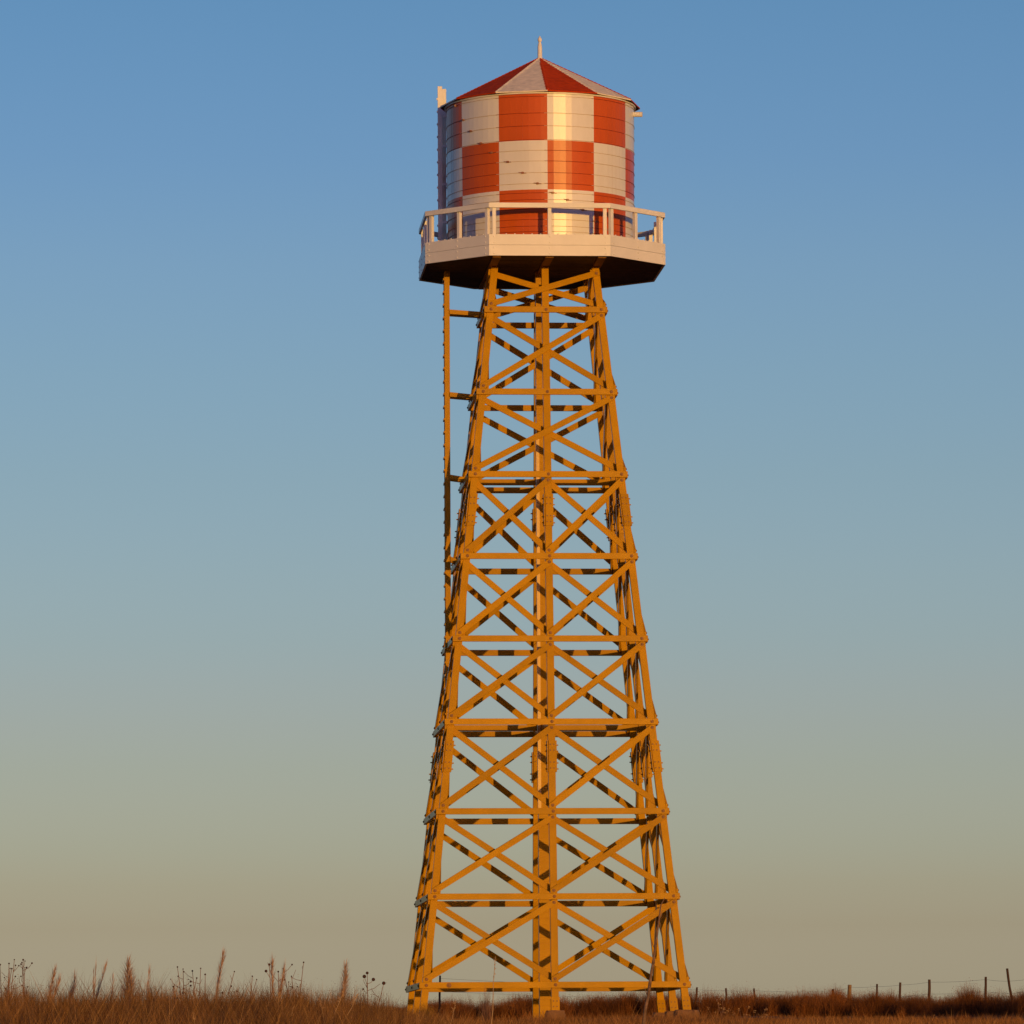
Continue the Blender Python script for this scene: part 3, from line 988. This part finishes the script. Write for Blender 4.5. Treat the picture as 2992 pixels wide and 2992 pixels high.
def plume(px, py, d, lean, n_br, wdt, label, group=None, stems=1):
    """feathery dry grass plume: stem(s), and a dense one sided head of fine branchlets"""
    t = Vector(px2w(px, py, d))
    bx = t.x - lean * .8
    g = gz(bx, t.y)
    e = empty('plume_grass', (bx, t.y, g))
    L = t.z - g
    tip = Vector((t.x - bx, 0, L))
    st, hd = MB(), []
    for s_ in range(stems):
        q = tip + Vector((rng.normal(0, .05), rng.normal(0, .05), -.10 * s_))
        mid = q * .5 + Vector((-lean * .10, 0, .03))
        st.path([(0, 0, -.05), mid, q], [.006, .005, .002], 5)
        n = int(n_br * .42)
        f = rng.uniform(.42, 1.0, n)
        base = np.array([list(mid.lerp(q, (ff - .5) * 2) if ff > .5 else mid * (ff * 2)) for ff in f])
        sp = 2.5 * wdt * np.sin(np.pi * np.clip((f - .36) / .68, 0, 1)) ** .8
        a = rng.uniform(0, 6.28, n)
        dirx = np.cos(a) * sp * rng.uniform(.3, 1, n); diry = np.sin(a) * sp * rng.uniform(.3, 1, n)
        ln = rng.uniform(.05, .16, n)
        endp = base + np.stack([dirx + lean * .12, diry, ln], 1)
        wv = np.stack([np.cos(a + 1.6), np.sin(a + 1.6), np.zeros(n)], 1) * rng.uniform(.0012, .0030, n)[:, None]
        V = np.stack([base - wv * .4, base + wv * .4, (base + endp) / 2 + wv, endp, (base + endp) / 2 - wv], 1)
        fi = (np.arange(n) * 5)[:, None] + np.array([0, 1, 2, 3, 4])
        hd.append((V.reshape(-1, 3), fi.ravel(), np.full(n, 5)))
    st.build('stem', M['stalk'], e)
    mesh_np('plume', *merge(hd), M['plume'], e)
    tag(e, label, 'grass plume', group)
PL = 'feathery grass plumes on the left bank'
plume(386, 2815, 62, .10, 620, .075, 'widest feathery plume on the left bank, dense and fan shaped', PL, 3)
plume(652, 2788, 62, .17, 420, .035, 'tallest single plume on the left bank, slim and leaning right', PL)
plume(166, 2838, 62, .18, 380, .040, 'slanting plume nearest the clump of seed stalks at the left edge', PL, 2)
plume(208, 2852, 64, .12, 220, .035, 'low bushy plume just left of a sheaf of thin upright spikes', PL, 2)
plume(302, 2822, 63, .20, 180, .022, 'thin leaning plume beside upright spikes, left of the widest plume', PL)
plume(274, 2816, 66, .03, 110, .010, 'thin upright spike like a wheat ear, left of the leaning thin plume', PL, 2)
plume(812, 2808, 62, .06, 380, .032, 'upright plume with two dark seed heads touching its left side', PL, 2)
plume(998, 2826, 64, .06, 480, .050, 'bushy plume nearest the tower, over an orange brown tuft', PL, 2)
plume(318, 2858, 64, .02, 150, .03, 'short dark bristly spike between the thin plume and widest plume', PL)
plume(428, 2838, 65, .04, 150, .018, 'slim pale spike just right of the widest plume', PL)

def seed_stalks(px, py, d, n, spread, hs, label, cat='seed stalks', fine=12, headr=.0105):
    """branching dead flower stalks with round dark heads"""
    t = Vector(px2w(px, py, d))
    g = gz(t.x, t.y)
    e = empty('seed_stalk', (t.x, t.y, g))
    L = t.z - g
    st = MB()
    heads = []
    for k in range(n):
        x0 = rng.normal(0, spread * .45) if k else 0
        hh = L * (rng.uniform(hs, 1.0) if k else 1.0)
        top = Vector((x0 + rng.normal(0, .05), rng.normal(0, .10), hh))
        b = Vector((x0 * .7, rng.normal(0, .08), -.05))
        mid = b.lerp(top, .55) + Vector((rng.normal(0, .03), 0, 0))
        st.path([b, mid, top], [.0055, .0045, .003], 5)
        heads.append(top)
        for j in range(rng.integers(2, 5)):
            f = rng.uniform(.55, .95)
            s0 = mid.lerp(top, (f - .55) / .45)
            s1 = s0 + Vector((rng.normal(0, .07), rng.normal(0, .06), rng.uniform(.03, .12)))
            st.path([s0, s0.lerp(s1, .5) + Vector((rng.normal(0, .01), 0, -.01)), s1], [.003, .0026, .002], 4)
            if s1.z < L * 1.02 and rng.uniform() < .75:
                heads.append(s1)
    st.build('stems', M['stalk'], e)
    for hpt in heads[:fine]:
        hb = MB()
        r_ = headr * rng.uniform(.6, 1.15)
        hb.blob((hpt.x, hpt.y, hpt.z), r_, n=8)
        for q in range(7):
            a = q / 7 * 6.283
            hb.face([(hpt.x + math.cos(a) * r_ * .7, hpt.y + math.sin(a) * r_ * .7, hpt.z - r_ * .2), (hpt.x + math.cos(a + .5) * r_ * .7, hpt.y + math.sin(a + .5) * r_ * .7, hpt.z - r_ * .2),
                     (hpt.x + math.cos(a + .25) * r_ * 1.9, hpt.y + math.sin(a + .25) * r_ * 1.9, hpt.z - r_ * .5)])
        hb.build('seed_head', M['head'], e)
    tag(e, label, cat, 'dead flower stalks with seed heads')
seed_stalks(22, 2798, 60, 5, .18, .72, 'tall airy clump of seed stalks at the very left edge', fine=14)
seed_stalks(72, 2800, 62, 3, .12, .7, 'dark stalks with small heads just right of the edge clump', fine=10)
seed_stalks(530, 2822, 61, 5, .20, .6, 'branching stalks with round heads between the widest and tallest plumes', fine=14)
seed_stalks(585, 2826, 63, 3, .10, .7, 'slanting beaded stalk just left of the tallest slim plume', fine=8)
seed_stalks(671, 2836, 62, 1, .04, .9, 'lone thin stalk with one dark head close right of the tallest plume', fine=3)
seed_stalks(797, 2816, 60.5, 2, .04, .85, 'stalk with two large dark heads against the upright plume', fine=3, headr=.017)
seed_stalks(866, 2810, 62, 4, .12, .7, 'knotty tall stalks with small beads right of the upright plume', fine=12, headr=.010)
seed_stalks(1080, 2843, 62, 3, .07, .72, 'stalk with a single big round head nearest the tower', fine=5, headr=.018)
seed_stalks(728, 2850, 62, 3, .10, .75, 'low pale stalks midway between the tallest and upright plumes', fine=6)

# pale straw stems in the foreground
def straw(px, py, px1, py1, d, r, label, forks=0):
    t, b = Vector(px2w(px, py, d)), Vector(px2w(px1, py1, d))
    g = gz(b.x, b.y)
    b.x += (b.x - t.x) * max(0, (b.z - g)) / max(.05, t.z - b.z) * .6
    b.z = g
    e = empty('straw_stem', b)
    mb = MB()
    v = t - b
    pts = [Vector((0, 0, -.03))] + [v * f + Vector((rng.normal(0, .006), 0, 0)) for f in (.25, .5, .75)] + [v]
    mb.path(pts, [r, r, r * .9, r * .75, r * .4], 5)
    for k in range(forks):
        s = v * rng.uniform(.45, .9)
        mb.path([s, s + Vector((rng.choice([-1, 1]) * rng.uniform(.04, .10), 0, rng.uniform(.10, .20)))], [r * .6, r * .3], 4)
    mb.build('stem', M['straw'], e)
    ears = MB()
    for k in range(18):
        s = v * rng.uniform(.80, 1.0) + Vector((rng.normal(0, .006), 0, 0))
        ears.path([s, s + Vector((rng.normal(0, .012), rng.normal(0, .01), .018))], [.003, .0012], 4)
    ears.build('seed_ear', M['straw'], e)
    tag(e, label, 'straw stem', 'pale straw stems in the foreground')
straw(1441, 2795, 1425, 2988, 66, .0058, 'tall pale stem in front of the tower braces, left of the casing')
straw(1000, 2893, 950, 2992, 56, .004, 'leaning pale stem left of the pair of crossing straws')
straw(1040, 2902, 980, 2992, 55, .004, 'pale straw leaning right, longest of the crossing pair before the bushy plume', 1)
straw(930, 2920, 945, 2992, 55, .0035, 'short upright straw just left of the crossing straws', 1)
straw(810, 2900, 806, 2992, 56, .004, 'single upright straw below the upright plume', 1)
straw(852, 2940, 832, 2992, 54, .0035, 'short slanting straw right of the single upright straw')
straw(178, 2974, 128, 2992, 50, .004, 'bent straw low on the bank at far left')
straw(560, 2955, 570, 2992, 52, .0035, 'short pale straw under the branching stalks')
straw(1325, 2925, 1305, 2992, 64, .004, 'short leaning straw in front of the left front leg')

# dead sapling leaning in front of the right hand legs
SP = [(1868, 2992), (1878, 2942), (1885, 2915), (1890, 2880), (1895.6, 2841), (1902, 2809), (1906, 2777), (1913, 2730), (1918, 2694), (1924, 2650), (1936, 2628)]
dS = 118
pts = [Vector(px2w(a, b, dS)) for a, b in SP]
base = Vector((pts[0].x, pts[0].y, gz(pts[0].x, pts[0].y)))
e = empty('dead_sapling', base)
mb = MB()
pp = [Vector((-.02, 0, -.1))] + [q - base for q in pts[1:]]
mb.path(pp, [.040, .037, .034, .034, .031, .029, .027, .024, .020, .014, .006], 8)
mb.build('trunk', M['bark'], e, smooth=True)
mb = MB()
for k, sgn in ((2, -1), (4, 1), (6, -1), (8, 1)):
    s = pp[k]
    mb.path([s, s + Vector((sgn * .05, .02, .10)), s + Vector((sgn * .075, .03, .22))], [.012, .008, .003], 5)
mb.build('twig', M['bark'], e)
tag(e, 'thin crooked dead sapling leaning in front of the right hand tower legs', 'sapling')

# small weeds with pale seed tufts beside the footings
def weed(px, py, d, label):
    t = Vector(px2w(px, py, d))
    g = gz(t.x, t.y)
    e = empty('seed_weed', (t.x, t.y, g))
    L = t.z - g
    mb, tf = MB(), MB()
    for k in range(6):
        top = Vector((rng.normal(0, .12), rng.normal(0, .08), L * (1.0 if k == 0 else rng.uniform(.5, .95))))
        mb.path([(rng.normal(0, .02), 0, -.04), top * .5 + Vector((rng.normal(0, .02), 0, 0)), top], [.007, .006, .003], 4)
        for q in range(7):
            c = top + Vector((rng.normal(0, .022), rng.normal(0, .02), rng.uniform(-.05, .012)))
            dv = Vector((rng.normal(), rng.normal(), rng.normal())).normalized() * .022
            ev = dv.cross(Vector((rng.normal(), rng.normal(), rng.normal()))).normalized() * .012
            tf.face([c - dv, c + ev, c + dv, c - ev])
    mb.build('stems', M['stalk'], e)
    tf.build('seed_tuft', M['straw'], e)
    tag(e, label, 'weed', 'weeds with pale tufts beside the footings')
weed(2108, 2918, 150, 'weed with a pale tuft, tallest of those right of the footings')
weed(2160, 2945, 146, 'weed with several pale tufts, second to the right of the footings')
weed(2082, 2935, 152, 'thin curled weed standing closest to the large footing')
weed(2205, 2950, 148, 'low tufted weed, farthest right of those by the footings')
